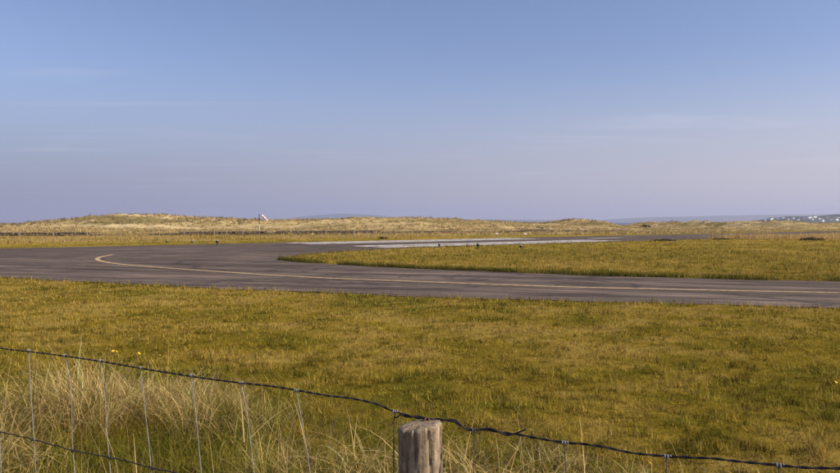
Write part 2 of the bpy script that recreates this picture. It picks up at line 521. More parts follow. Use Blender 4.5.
def dune_tint(x, y):
    a = fbm(x * 0.06, y * 0.09, 101, 5, 0.6); f_ = fbm(x * 0.5, y * 0.5, 111, 4, 0.6)
    c = lerp((0.32, 0.245, 0.105), (0.60, 0.455, 0.235), sstep(0.35, 0.65, a * 0.5 + f_ * 0.5))
    sand = sstep(0.58, 0.70, fbm(x * 0.035 + 3, y * 0.14, 121, 4))[:, None] * 0.7
    c = c * (1 - sand) + np.array((0.60, 0.47, 0.27))[None] * sand
    yp = 147 + 4 * np.sin(x * 0.06) + 3 * (fbm(x * 0.1, x * 0, 125) - 0.5)      # sandy track along the dune foot
    tk = (np.exp(-((y - yp) / 2.2) ** 2) * sstep(-88, -76, x) * (1 - sstep(-30, -10, x)))[:, None]
    c = c * (1 - tk) + np.array((0.66, 0.52, 0.30))[None] * tk
    gr = sstep(0.55, 0.72, fbm(x * 0.05 + 30, y * 0.10, 131, 4))[:, None] * 0.7
    return c * (1 - gr) + np.array((0.17, 0.15, 0.055))[None] * gr
ddz = dune_z(ddx, ddy)
# keep the dune sheet under the runway's far stretch
dr = (ddx - ORX) * NX + (ddy - ORY) * NY
tr = (ddx - ORX) * UX + (ddy - ORY) * UY
clear = sstep(RW + 3, RW + 16, np.abs(dr - RW / 2) * 2 - RW + RW + 3)
onrun = (1 - sstep(0, 14, np.maximum(np.maximum(-dr, dr - RW) - 2, 0))) * (1 - sstep(RUN_END - 5, RUN_END + 12, tr))
ddz = ddz * (1 - onrun) - 0.35 * onrun
my, mx_ = DX.shape
ii = np.arange(my * mx_).reshape(my, mx_)
faces = np.stack([ii[:-1, :-1].ravel(), ii[:-1, 1:].ravel(), ii[1:, 1:].ravel(), ii[1:, :-1].ravel()], 1)
me = np_mesh("dunes", np.stack([ddx, ddy, ddz], 1), faces, 4, dune_tint(ddx, ddy), True)
tag(link_mesh("dunes", me, M_DUNE), kind="structure")
def dune_height(x, y):
    z = dune_z(x, y)
    dr = (x - ORX) * NX + (y - ORY) * NY; tr = (x - ORX) * UX + (y - ORY) * UY
    on = (1 - sstep(0, 14, np.maximum(np.maximum(-dr, dr - RW) - 2, 0))) * (1 - sstep(RUN_END - 5, RUN_END + 12, tr))
    return np.maximum(z * (1 - on) - 0.35 * on, -0.05)

# ------------------------------------------------------------------ sea, far land
m, n, b = new_mat("sea_water")
n.links.new(ramp(n, noise(n, 0.002, 4, stretch=(1, 6, 1)), [(0.3, (0.015, 0.04, 0.075)), (0.7, (0.03, 0.06, 0.10))]), b.inputs["Base Color"])
b.inputs["Roughness"].default_value = 0.35
bump(n, b, noise(n, 0.15, 5, 0.6, stretch=(1, 3, 1)), 0.6, 1.0)
me = np_mesh("sea", np.array([(-11500, 335, -2.5), (11500, 335, -2.5), (11500, 11500, -2.5), (-11500, 11500, -2.5)]), np.array([[0, 1, 2, 3]]), 4)
tag(link_mesh("sea", me, m), kind="structure")

def land(name, Y, depth, prof, cols, seed, rough, mat=None):
    """a far ridge: prof = [(photo column, photo row of its crest)]"""
    pr = np.array(prof, float)
    X = (pr[:, 0] - 420) / F * Y; H = EYE + (HOR - pr[:, 1]) / F * Y
    xs = np.linspace(X[0], X[-1], 260); ys = np.linspace(Y - depth, Y + depth * 0.6, 36)
    A, B = np.meshgrid(xs, ys); a, b_ = A.ravel(), B.ravel()
    h = np.interp(a, X, H)
    env = np.where(b_ < Y, sstep(Y - depth, Y, b_), 1 - sstep(Y, Y + depth * 0.6, b_))
    sc = 60.0 / Y
    z = (h + 3.5) * env * (1 + rough * (fbm(a * sc * 0.3, b_ * sc * 0.3, seed, 5) - 0.5)) - 3.5
    nn = A.shape
    ii = np.arange(nn[0] * nn[1]).reshape(nn)
    fc = np.stack([ii[:-1, :-1].ravel(), ii[:-1, 1:].ravel(), ii[1:, 1:].ravel(), ii[1:, :-1].ravel()], 1)
    tint = lerp(cols[0], cols[1], sstep(0.35, 0.65, fbm(a * sc, b_ * sc, seed + 4, 4)))
    o = link_mesh(name, np_mesh(name, np.stack([a, b_, z], 1), fc, 4, tint, True), mat or M_FAR)
    return tag(o, kind="structure"), (X, H)
m, n, b = new_mat("far_land")
n.links.new(attr(n), b.inputs["Base Color"]); b.inputs["Roughness"].default_value = 1.0
b.inputs["Specular IOR Level"].default_value = 0.0
M_FAR = m
hc = ((0.05, 0.06, 0.045), (0.09, 0.09, 0.06))
land("mountain", 9000, 1500, [(255, 223), (285, 219), (315, 215.4), (340, 213.8), (365, 214.4), (395, 216.8), (430, 218.6), (475, 219.4), (530, 219.6), (575, 220.6), (610, 222.8)], hc, 201, 0.10)
land("mountain", 8200, 1300, [(595, 222.6), (612, 219.2), (640, 217.6), (680, 216.6), (720, 215.8), (760, 214.9), (800, 214.4), (850, 213.6), (950, 211), (1100, 213), (1300, 223)], hc, 211, 0.08)
land("low_headland", 3800, 260, [(712, 223.4), (720, 221.9), (732, 221.4), (748, 221.6), (775, 222.0), (800, 223.2)], hc, 221, 0.2)
HEADY = 2300.0
_, (hX, hH) = land("village_headland", HEADY, 420, [(748, 223.6), (762, 220.4), (775, 217.8), (790, 216.2), (805, 216.4), (820, 215.8), (835, 214.6), (860, 213.0), (920, 212), (1050, 214), (1200, 223)], ((0.022, 0.032, 0.016), (0.085, 0.09, 0.045)), 231, 0.12)
def head_z(x, y):
    h = np.interp(x, hX, hH); env = float(sstep(HEADY - 420, HEADY, np.array([y]))[0])
    sc = 60.0 / HEADY
    return float((h + 3.5) * env * (1 + 0.12 * (fbm(np.array([x * sc * 0.3]), np.array([y * sc * 0.3]), 231, 5)[0] - 0.5)) - 3.5)

# village houses
M_WALLW = plain("white_render", (0.78, 0.77, 0.74), 0.9, vary=0.06, scale=0.4)
M_ROOF = plain("slate_roof", (0.075, 0.075, 0.08), 0.8, vary=0.25, scale=1)
def house_meshes():
    bm = bmesh.new()
    L, W, Hh, G = 7.0, 3.6, 5.4, 2.2
    v = [bm.verts.new(p) for p in ((-L, -W, 0), (L, -W, 0), (L, W, 0), (-L, W, 0), (-L, -W, Hh), (L, -W, Hh), (L, W, Hh), (-L, W, Hh), (-L, 0, Hh + G), (L, 0, Hh + G))]
    for q in ((0, 1, 5, 4), (2, 3, 7, 6), (1, 2, 6, 9, 5), (3, 0, 4, 8, 7), (0, 3, 2, 1)): bm.faces.new([v[i] for i in q])
    wall = bm_mesh("wall", bm); wall.materials.append(M_WALLW)
    bm = bmesh.new()
    o_ = 0.35
    for sgn in (-1, 1):
        a = [(-L - o_, sgn * (W + o_), Hh - 0.2), (L + o_, sgn * (W + o_), Hh - 0.2), (L + o_, 0, Hh + G + 0.12), (-L - o_, 0, Hh + G + 0.12)]
        lo = [bm.verts.new(p) for p in a]; up = [bm.verts.new((p[0], p[1], p[2] + 0.25)) for p in a]
        bm.faces.new(up); bm.faces.new(lo[::-1])
        for i in range(4): bm.faces.new((lo[i], lo[(i + 1) % 4], up[(i + 1) % 4], up[i]))
    roof = bm_mesh("roof", bm); roof.materials.append(M_ROOF)
    bm = bmesh.new()
    bmesh.ops.create_cube(bm, size=1, matrix=Matrix.Translation((0, 0, Hh + G + 0.8)) @ Matrix.Diagonal((0.9, 0.9, 1.6, 1)))
    ch = bm_mesh("chimney", bm); ch.materials.append(M_WALLW)
    return wall, roof, ch
HW, HR, HC = house_meshes()
hs = [(765, 219.8, 0.9), (771, 218.9, 1.5), (777, 218.4, 0.9), (783, 217.6, 0.8), (788, 219.0, 0.9), (793, 217.9, 1.0), (798, 219.4, 0.8), (804, 218.0, 0.9), (809, 217.6, 1.5), (814, 216.9, 1.5), (812, 219.2, 1.0), (819, 218.4, 0.9), (822, 220.6, 1.4), (827, 217.6, 1.0), (831, 219.6, 1.0), (836, 219.6, 1.4), (838, 217.4, 0.9)]
words = ["leftmost white house on the low end of the far headland",
         "large white house left of centre on the far headland"]
hs_sorted = sorted(hs)
ordn = ["first", "second", "third", "fourth", "fifth", "sixth", "seventh", "eighth", "ninth", "tenth", "eleventh", "twelfth", "thirteenth", "fourteenth", "fifteenth", "sixteenth", "seventeenth"]
for k, (px, py, sc) in enumerate(hs_sorted):
    # walk up the slope of the headland until the house sits on the right row
    best = None
    for Yh in np.linspace(HEADY - 400, HEADY - 5, 120):
        Xh = (px - 420) / F * Yh; zz = head_z(Xh, Yh)
        row = HOR - (zz - EYE + 2.5) / Yh * F
        if best is None or abs(row - py) < best[0]: best = (abs(row - py), Xh, Yh, zz)
    e = empty("house", (best[1], best[2], best[3] - 0.6))
    e.rotation_euler = (0, 0, random.uniform(0.45, 1.1)); sc *= 0.75; e.scale = (sc, sc, sc)
    for nm, mm in (("wall", HW), ("roof", HR)):
        o = bpy.data.objects.new(nm, mm); COL.objects.link(o); o.parent = e
        if nm == "roof":
            for sx in (-6.5, 6.5):
                c_ = bpy.data.objects.new("chimney", HC); COL.objects.link(c_); c_.parent = o; c_.location = (sx, 0, 0)
    size = "large" if sc > 1.0 else "small"
    tag(e, "%s white house with dark roof, %s from the left on the far headland" % (size, ordn[k]), "house", "white houses of the village on the headland")

# ------------------------------------------------------------------ grass
def blades(name, x, y, z, length, width, col, lean=0.5, mat=None, kind="stuff", label=None, cat=None, parent=None):
    """one triangle a blade"""
    k = len(x)
    az = RNG.uniform(0, 2 * np.pi, k); la = RNG.uniform(0, 2 * np.pi, k)
    ln = np.abs(RNG.normal(0, lean, k)); ln = np.minimum(ln, 1.2)
    v = np.zeros((k, 3, 3), np.float32)
    hx, hy = np.cos(az) * width / 2, np.sin(az) * width / 2
    v[:, 0] = np.stack([x - hx, y - hy, z], 1); v[:, 1] = np.stack([x + hx, y + hy, z], 1)
    v[:, 2] = np.stack([x + np.cos(la) * np.sin(ln) * length, y + np.sin(la) * np.sin(ln) * length, z + np.cos(ln) * length], 1)
    cc = np.repeat(col, 3, axis=0)
    me = np_mesh(name, v.reshape(-1, 3), np.arange(3 * k).reshape(k, 3), 3, cc)
    o = link_mesh(name, me, mat or M_BLADE, parent)
    return tag(o, label, cat, kind=kind)

def scatter(n_, x0, x1, y0, y1, margin=0.18):
    """points spread over the part of the field in and just outside the view, thinner with distance"""
    y = np.exp(RNG.uniform(np.log(y0), np.log(y1), n_)) if y0 > 0 else RNG.uniform(y0, y1, n_)
    x = RNG.uniform(-1, 1, n_) * (0.60 + margin) * y
    return x, y

def off_seal(x, y, amp=0.35):
    d = dist_poly(seal_lo, x, y)
    ins = inside(sealed, x, y)
    lim = (fbm(x * 1.1, y * 1.1, 141, 4) - 0.45) * amp
    return ~(ins & (d > np.maximum(lim, 0)))

def blade_cols(x, y, dead=0.25, spread=0.28, clump=1.0):
    c = ground_tint(x, y)
    k = len(x)
    d = RNG.random(k) < dead
    c[d] = c[d] * 0.35 + np.array(C_STRAW) * 0.75
    c = c * np.exp(RNG.normal(0, spread, k))[:, None]
    hue = RNG.normal(0, 0.08, k)
    c[:, 0] *= 1 + hue; c[:, 2] *= 1 - hue
    n1 = fbm(x * 5.5, y * 5.5, 143, 3, 0.85)
    c = c * np.exp(clump * 3.8 * (n1 - 0.5))[:, None]
    dk = (sstep(0.60, 0.74, fbm(x * 4.0 + 31, y * 4.0, 147, 3, 0.8)) * 0.7 * clump)[:, None]
    c = c * (1 - dk) + np.array((0.085, 0.085, 0.014))[None] * dk
    c = c * np.minimum(1, 0.46 / c.max(1))[:, None]
    return np.clip(c, 0.01, 0.62)

# the mown field in front of the taxiway
x, y = scatter(430000, 0, 0, 3.6, 22.5)
kp = off_seal(x, y) & (y < 23)
s_, w_ = fence_sw(x, y)
kp &= w_ > 0.9
x, y = x[kp], y[kp]
tuftn = sstep(0.35, 0.72, fbm(x * 6.0, y * 6.0, 151, 3, 0.8))
ln = (0.018 + 0.060 * tuftn) * RNG.uniform(0.6, 1.3, len(x))
dE = dist_poly(seal_lo, x, y)
ln *= 1 + 0.6 * (1 - sstep(0.1, 0.7, dE))
wd = 0.0068 * np.maximum(1, y / 6.5) * RNG.uniform(0.7, 1.4, len(x))
blades("mown_grass", x, y, ground_z(x, y) - 0.004, ln, wd, blade_cols(x, y, 0.30, 0.52), 1.15, label="short mown olive and straw grass before the taxiway", cat="grass")

# the island between taxiway and runway
x, y = scatter(330000, 0, 0, 16, 80)
kp = off_seal(x, y)
rr = (x - ORX) * NX + (y - ORY) * NY
kp &= (rr < 0.2) & (y > 16.5) & ~((y > 65.5) & (x > 19))
kp &= inside(np.vstack([island_c, [(90, 8), (150, 160)]]), x, y)
x, y = x[kp], y[kp]
tuftn = sstep(0.3, 0.75, fbm(x * 2.2, y * 2.2, 161, 3, 0.6))
ln = (0.035 + 0.10 * tuftn) * RNG.uniform(0.6, 1.3, len(x))
dE = dist_poly(seal_lo, x, y)
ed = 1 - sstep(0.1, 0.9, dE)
ln *= 1 + 0.9 * ed
wd = 0.0042 * y / 5.0 * RNG.uniform(0.7, 1.4, len(x))
cc = blade_cols(x, y, 0.36, 0.48)
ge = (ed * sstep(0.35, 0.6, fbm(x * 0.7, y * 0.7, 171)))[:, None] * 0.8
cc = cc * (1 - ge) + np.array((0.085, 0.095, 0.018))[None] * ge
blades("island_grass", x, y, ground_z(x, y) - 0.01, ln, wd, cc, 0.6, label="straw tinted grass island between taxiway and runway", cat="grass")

# taller, darker green fringe of blades along the kerbless edges
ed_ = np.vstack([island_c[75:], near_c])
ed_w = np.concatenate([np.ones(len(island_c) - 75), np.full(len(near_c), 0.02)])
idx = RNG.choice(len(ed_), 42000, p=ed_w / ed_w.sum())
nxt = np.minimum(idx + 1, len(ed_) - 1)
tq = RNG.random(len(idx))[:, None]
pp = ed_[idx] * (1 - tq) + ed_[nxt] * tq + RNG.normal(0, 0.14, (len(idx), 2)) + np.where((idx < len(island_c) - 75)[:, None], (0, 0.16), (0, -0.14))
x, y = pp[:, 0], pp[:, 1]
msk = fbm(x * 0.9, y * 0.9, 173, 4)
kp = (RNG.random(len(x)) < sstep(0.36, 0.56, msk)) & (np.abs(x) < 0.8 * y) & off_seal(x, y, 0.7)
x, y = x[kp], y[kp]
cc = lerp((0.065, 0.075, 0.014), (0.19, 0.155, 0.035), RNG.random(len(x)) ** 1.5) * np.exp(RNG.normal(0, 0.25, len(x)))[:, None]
blades("edge_grass", x, y, np.full(len(x), -0.02), RNG.uniform(0.09, 0.22, len(x)), RNG.uniform(0.006, 0.014, len(x)), cc, 0.5, label="taller dark green fringe along the taxiway edges", cat="grass")

# tall tan grass on the near side of the far runway stretch
y = 63 + 50 * RNG.random(70000) ** 1.3; x = y * RNG.uniform(0.28, 0.80, 70000)
rr = (x - ORX) * NX + (y - ORY) * NY; tt = (x - ORX) * UX + (y - ORY) * UY
front = 65 + 2.0 * (fbm(x * 0.25, x * 0, 181) - 0.5)
kp = (rr < -0.8) & (y > front) & (x > 19)
x, y = x[kp], y[kp]
bl = sstep(0.3, 0.6, fbm(x * 0.15, y * 0.15, 191))
ln = (0.36 + 0.26 * bl) * RNG.uniform(0.6, 1.25, len(x))
cc = lerp((0.62, 0.44, 0.20), (0.40, 0.29, 0.11), RNG.random(len(x))) * np.exp(RNG.normal(0, 0.22, len(x)))[:, None]
blades("tall_tan_grass", x, y, ground_z(x, y) - 0.02, ln, RNG.uniform(0.03, 0.08, len(x)), cc, 0.35, label="tall tan grass along the far end of the island", cat="grass")

# verge beyond the runway
x, y = scatter(150000, 0, 0, 30, 112)
rr = (x - ORX) * NX + (y - ORY) * NY
kp = (rr > RW + 0.05)
x, y, rr = x[kp], y[kp], rr[kp]
rough_ = sstep(RW + 5, RW + 13, rr + 5 * (fbm(x * 0.1, y * 0.1, 8) - 0.5))
hum = fbm(x * 0.3, y * 0.3, 193)
ln = (0.07 + rough_ * (0.06 + 0.17 * sstep(0.4, 0.7, hum))) * RNG.uniform(0.6, 1.3, len(x))
cc = blade_cols(x, y, 0.3)
blades("verge_grass", x, y, np.maximum(ground_z(x, y), dune_height(x, y)) - 0.02, ln, 0.0032 * y / 5 * RNG.uniform(0.7, 1.6, len(x)), cc, 0.45, label="rough grass verge between runway and dunes", cat="grass")

# marram on the dunes, in tufts
nt_ = 36000
y0 = 86 + (200 - 86) * RNG.random(nt_) ** 0.8
x0 = RNG.uniform(-0.80, 0.80, nt_) * y0
dens = fbm(x0 * 0.08, y0 * 0.12, 203, 4)
kp = RNG.random(nt_) < 0.25 + 0.9 * sstep(0.35, 0.6, dens)
rr = (x0 - ORX) * NX + (y0 - ORY) * NY
kp &= ~((rr > -1) & (rr < RW + 2))
kp &= rr > 0
kp &= ~((np.abs(y0 - 147 - 4 * np.sin(x0 * 0.06)) < 2.0) & (x0 > -84) & (x0 < -22))
x0, y0 = x0[kp], y0[kp]
per = 9
x = np.repeat(x0, per) + RNG.normal(0, 0.17, len(x0) * per); y = np.repeat(y0, per) + RNG.normal(0, 0.17, len(x0) * per)
tcol = lerp((0.60, 0.45, 0.22), (0.10, 0.08, 0.035), RNG.random(len(x0)) ** 1.7)
crest = np.exp(-((y0 - RY) / 7.0) ** 2) * (fbm(x0 * 0.10, y0 * 0, 207, 3) > 0.42) * sstep(-32, -22, x0)
mnd = ((x0 < -38) & (y0 > 150) & (RNG.random(len(x0)) < 0.55))[:, None] * 0.8
tcol = tcol * (1 - mnd) + np.array((0.11, 0.085, 0.045))[None] * mnd
tcol = tcol * (1 - 0.6 * crest[:, None]) + np.array((0.13, 0.11, 0.05))[None] * 0.6 * crest[:, None]
ln = np.repeat(RNG.uniform(0.22, 0.55, len(x0)) * (1 + 0.25 * crest) * np.where((x0 < -38) & (y0 > 148), 1.35, np.where(x0 > 40, 0.7, 1.0)), per) * RNG.uniform(0.6, 1.2, len(x))
cc = np.repeat(tcol, per, axis=0) * np.exp(RNG.normal(0, 0.18, len(x)))[:, None]
blades("marram_grass", x, y, dune_height(x, y) - 0.04, ln, RNG.uniform(0.05, 0.12, len(x)), cc, 0.45, label="tufts of straw coloured marram grass covering the dunes", cat="grass")

# ------------------------------------------------------------------ long rough grass behind the boundary fence
def long_blades(name, x, y, z, length, width, col, az, lean0, droop, segs=6, **kw):
    k = len(x)
    t = np.linspace(0, 1, segs + 1)[None, :]
    th = lean0[:, None] + droop[:, None] * t ** 1.5           # angle from vertical along the blade
    dl = length[:, None] / segs
    r = np.cumsum(np.concatenate([np.zeros((k, 1)), (np.sin(th) * dl)[:, :-1]], 1), 1)
    h = np.cumsum(np.concatenate([np.zeros((k, 1)), (np.cos(th) * dl)[:, :-1]], 1), 1)
    cx = x[:, None] + np.cos(az)[:, None] * r; cy = y[:, None] + np.sin(az)[:, None] * r; cz = z[:, None] + h
    cz = np.maximum(cz, 0.01)
    wv = width[:, None] * (1 - 0.85 * t ** 1.3) / 2
    ta = (az + np.pi / 2 + RNG.normal(0, 0.5, k))[:, None]
    ox, oy = np.cos(ta) * wv, np.sin(ta) * wv
    v = np.zeros((k, segs + 1, 2, 3), np.float32)
    v[:, :, 0] = np.stack([cx - ox, cy - oy, cz], 2); v[:, :, 1] = np.stack([cx + ox, cy + oy, cz], 2)
    basei = (np.arange(k) * (segs + 1) * 2)[:, None]
    s = np.arange(segs)[None, :] * 2
    fc = np.stack([basei + s, basei + s + 1, basei + s + 3, basei + s + 2], 2).reshape(-1, 4)
    cc = np.repeat(col, (segs + 1) * 2, axis=0)
    me = np_mesh(name, v.reshape(-1, 3), fc, 4, cc)
    return tag(link_mesh(name, me, M_BLADE), kind="stuff", **kw)

# tussocks
K = 760
s_ = RNG.uniform(-3.2, 5.6, K); w_ = RNG.uniform(0.45, 3.3, K)
Xa, Ya, La, Wa, Ca, Aa, L0, Da = [], [], [], [], [], [], [], []
for s, wv in zip(s_, w_):
    p = FP0 + fu * s + fn * wv
    if vnoise(np.array([p[0] * 1.5]), np.array([p[1] * 1.5]), 233)[0] < np.interp(s, [-1, 0.8, 1.5, 2.0, 3], [0.40, 0.42, 0.48, 0.68, 0.75]): continue
    hgt = np.interp(s, [-2.2, -1.6, -0.9, 0.2, 1.2, 3, 5], [0.66, 0.60, 0.42, 0.40, 0.33, 0.24, 0.2]) * (1 - 0.60 * sstep(1.9, 3.3, np.array(wv)))
    hgt *= random.uniform(0.55, 1.15)
    kn = 100
    a = RNG.uniform(0, 2 * np.pi, kn)
    Xa.append(p[0] + RNG.normal(0, 0.09, kn)); Ya.append(p[1] + RNG.normal(0, 0.09, kn))
    La.append(hgt * RNG.uniform(0.7, 1.25, kn)); Wa.append(RNG.uniform(0.003, 0.0068, kn))
    strawy = min(1, max(0, random.gauss(np.interp(s, [-2.4, -1.8, -1.3, 0, 1, 3], [0.75, 0.60, 0.27, 0.34, 0.42, 0.38]), 0.22)))
    st = RNG.random(kn) < strawy
    c = np.where(st[:, None], lerp((0.78, 0.61, 0.28), (0.56, 0.38, 0.13), RNG.random(kn)), lerp((0.13, 0.14, 0.02), (0.30, 0.25, 0.05), RNG.random(kn)))
    red = RNG.random(kn) < 0.12
    c[red] = np.array((0.26, 0.15, 0.07))
    Ca.append(c * np.exp(RNG.normal(0, 0.25, kn))[:, None] * random.uniform(0.6, 1.2))
    Aa.append(a); L0.append(np.abs(RNG.normal(0.42, 0.30, kn))); Da.append(RNG.uniform(0.3, 2.8, kn))
cat_ = np.concatenate
x, y = cat_(Xa), cat_(Ya)
long_blades("tussock_grass", x, y, np.zeros(len(x)) - 0.03, cat_(La), cat_(Wa), np.clip(np.vstack(Ca), 0.01, 0.80), cat_(Aa), cat_(L0), cat_(Da),
            label="long straw and green tussock grass behind the wire fence", cat="grass")
# dense green undergrowth and matted dead thatch
k = 60000
s = RNG.uniform(-3.5, 6.0, k); wv = RNG.uniform(0.4, 4.0, k)
x = FP0[0] + fu[0] * s + fn[0] * wv; y = FP0[1] + fu[1] * s + fn[1] * wv
hg = np.interp(s, [-2.2, -1.6, -0.9, 0.2, 1.2, 3, 5], [0.42, 0.38, 0.32, 0.28, 0.24, 0.18, 0.15]) * (1 - 0.8 * sstep(1.7, 3.8, wv)) * (0.55 + 0.8 * fbm(x * 1.7, y * 1.7, 241))
th = sstep(0.5, 0.68, fbm(x * 1.3, y * 1.3, 251))
c = blade_cols(x, y, 0.16, 0.3, 0.9) * 0.82
cr_ = lerp(C_RED, (0.42, 0.31, 0.15), RNG.random(k))
gm = (sstep(-2.1, -1.5, s) * (1 - sstep(-0.4, 0.4, s)))[:, None] * 0.75
c = c * (1 - gm) + lerp((0.11, 0.125, 0.016), (0.26, 0.225, 0.035), RNG.random(k)) * gm
sel = RNG.random(k) < th * np.interp(s, [-2, -1.4, -0.3, 0.4], [0.6, 0.25, 0.3, 0.75])
c[sel] = cr_[sel]
long_blades("undergrowth_grass", x, y, np.zeros(k) - 0.03, hg * RNG.uniform(0.6, 1.2, k), RNG.uniform(0.0025, 0.005, k), c, RNG.uniform(0, 2 * np.pi, k), np.abs(RNG.normal(0.5, 0.4, k)), RNG.uniform(0.2, 2.6, k), 4,
            label="dense green undergrowth with dead thatch below the fence", cat="grass")
# thin dry stalks
k = 200
s = -2.5 + 7.5 * RNG.random(k) ** 1.4; wv = RNG.uniform(0.35, 2.6, k)
x = FP0[0] + fu[0] * s + fn[0] * wv; y = FP0[1] + fu[1] * s + fn[1] * wv
hg = np.interp(s, [-2.2, -1.6, -0.9, 0.2, 1.2, 3, 5], [0.68, 0.64, 0.54, 0.50, 0.44, 0.40, 0.36]) * RNG.uniform(0.65, 1.1, k)
long_blades("dry_stalks", x, y, np.zeros(k) - 0.03, hg, RNG.uniform(0.003, 0.0045, k), lerp((0.56, 0.43, 0.21), (0.44, 0.29, 0.13), RNG.random(k)), RNG.uniform(0, 2 * np.pi, k), np.abs(RNG.normal(0.4, 0.35, k)), RNG.uniform(0.0, 1.2, k), 6,
            label="thin dry straw stalks standing above the tussocks", cat="grass")

# straw lying across the tussocks
k = 2000
s = RNG.uniform(-2.5, 5.0, k); wv = RNG.uniform(0.4, 2.5, k)
x = FP0[0] + fu[0] * s + fn[0] * wv; y = FP0[1] + fu[1] * s + fn[1] * wv
hz_ = np.interp(s, [-2.2, -1.6, -0.9, 0.2, 1.2, 3, 5], [0.44, 0.40, 0.32, 0.28, 0.24, 0.2, 0.17]) * RNG.uniform(0.45, 1.15, k) * (1 - 0.5 * sstep(1.7, 2.5, wv))
kp = vnoise(x * 1.5, y * 1.5, 233) > np.interp(s, [-1, 0.8, 1.5, 2.0, 3], [0.40, 0.42, 0.48, 0.68, 0.75])
x, y, hz_ = x[kp], y[kp], hz_[kp]; k = len(x)
long_blades("lying_straw", x, y, hz_, RNG.uniform(0.2, 0.55, k), RNG.uniform(0.003, 0.0055, k), lerp((0.74, 0.58, 0.28), (0.56, 0.38, 0.15), RNG.random(k)), RNG.uniform(0, 2 * np.pi, k), RNG.normal(1.05, 0.28, k), RNG.uniform(0.1, 1.2, k), 5,
            label="pale bent straw lying across the tussocks by the fence", cat="grass")

# ------------------------------------------------------------------ boundary fence
def tube(P, r, sides=8, cap=True, taper=None):
    P = [Vector(p) for p in P]
    vs, fc = [], []
    up = Vector((0, 0, 1))
    prev = None
    for i, p in enumerate(P):
        t = (P[min(i + 1, len(P) - 1)] - P[max(i - 1, 0)]).normalized()
        if prev is None:
            a = t.cross(up)
            if a.length < 1e-3: a = t.cross(Vector((1, 0, 0)))
            a.normalize()
        else:
            a = prev - t * prev.dot(t); a.normalize()
        prev = a; b_ = t.cross(a)
        rr = r if taper is None else r * taper[i]
        for k in range(sides):
            th = 2 * math.pi * k / sides
            vs.append(p + (a * math.cos(th) + b_ * math.sin(th)) * rr)
    for i in range(len(P) - 1):
        for k in range(sides):
            k2 = (k + 1) % sides
            fc.append((i * sides + k, i * sides + k2, (i + 1) * sides + k2, (i + 1) * sides + k))
    if cap:
        fc.append(tuple(range(sides))[::-1]); fc.append(tuple((len(P) - 1) * sides + k for k in range(sides)))
    return vs, fc
def tube_obj(name, P, r, mat, parent=None, sides=8, extra=None):
    vs, fc = tube(P, r, sides)
    if extra:
        for Q in extra:
            v2, f2 = tube(Q, r, sides); o_ = len(vs)
            vs += v2; fc += [tuple(i + o_ for i in f_) for f_ in f2]
    me = bpy.data.meshes.new(name); me.from_pydata([tuple(v) for v in vs], [], fc); me.update()
    for f_ in me.polygons: f_.use_smooth = True
    return link_mesh(name, me, mat, parent)

M_WIRE = plain("dark_weathered_wire", (0.05, 0.042, 0.045), 0.5, 0.4, 0.5, 60)
M_GALV = plain("galvanised_wire", (0.27, 0.26, 0.255), 0.55, 0.1, 0.35, 50)
M_RUST = plain("rusty_steel", (0.20, 0.085, 0.055), 0.85, 0.2, 0.4, 90)
M_BROWNW = plain("rust_browned_wire", (0.15, 0.11, 0.09), 0.7, 0.4, 0.4, 60)

def fp(px, py, back=0.0):
    """a point of the fence plane"""
    d = fence_depth(px) + back
    return Vector(((px - 420) / F * d, d, EYE - (py - HOR) / F * d))
fence = empty("wire_fence", (0.2, 1.45, 0))
tag(fence, "sagging galvanised sheep wire fence with dark twisted top wire in front", "fence")
def fchild(o):
    o.matrix_parent_inverse = Matrix.Translation(-Vector(fence.location)); return o
topw = [(-110, 333), (-50, 341.5), (0, 349), (27, 352), (66, 357), (100, 362), (140, 369), (193, 377.5), (218, 381), (243, 384), (270, 387), (298, 391.5), (330, 397), (345, 398.6), (360, 401), (378, 405.5), (389, 410.5), (398, 413.5), (408, 416.5), (420, 419.5), (432, 420.2), (446, 421), (456, 424), (464, 428.3), (472, 431), (484, 430.8), (503, 433.8), (520, 436.2), (540, 440), (565, 444), (585, 445.6), (605, 448.5), (625, 453), (640, 455.4), (668, 458), (690, 459.2), (715, 460.2), (740, 463.2), (781, 467), (810, 469.6), (850, 471), (900, 479), (960, 489)]
tw = catmull([fp(*p) for p in topw], 10)
# two strands twisted round each other
arc = np.concatenate([[0], np.cumsum(np.linalg.norm(np.diff(tw, axis=0), axis=1))])
L_ = arc[-1]; ss = np.arange(0, L_, 0.006)
P_ = np.stack([np.interp(ss, arc, tw[:, i]) for i in range(3)], 1)
T_ = np.gradient(P_, axis=0); T_ /= np.linalg.norm(T_, axis=1)[:, None]
up_ = np.array([0, 0, 1.0]); A_ = np.cross(T_, up_); A_ /= np.linalg.norm(A_, axis=1)[:, None]; B_ = np.cross(T_, A_)
ph = ss / 0.055 * 2 * np.pi
sepr = 0.0013
strands = []
for q in (0, np.pi):
    o3 = P_ + A_ * (np.cos(ph + q) * sepr)[:, None] + B_ * (np.sin(ph + q) * sepr)[:, None]
    strands.append(o3)
top = tube_obj("top_wire", strands[0], 0.0015, M_WIRE, None, 6, [strands[1]])
top.parent = fence; fchild(top)
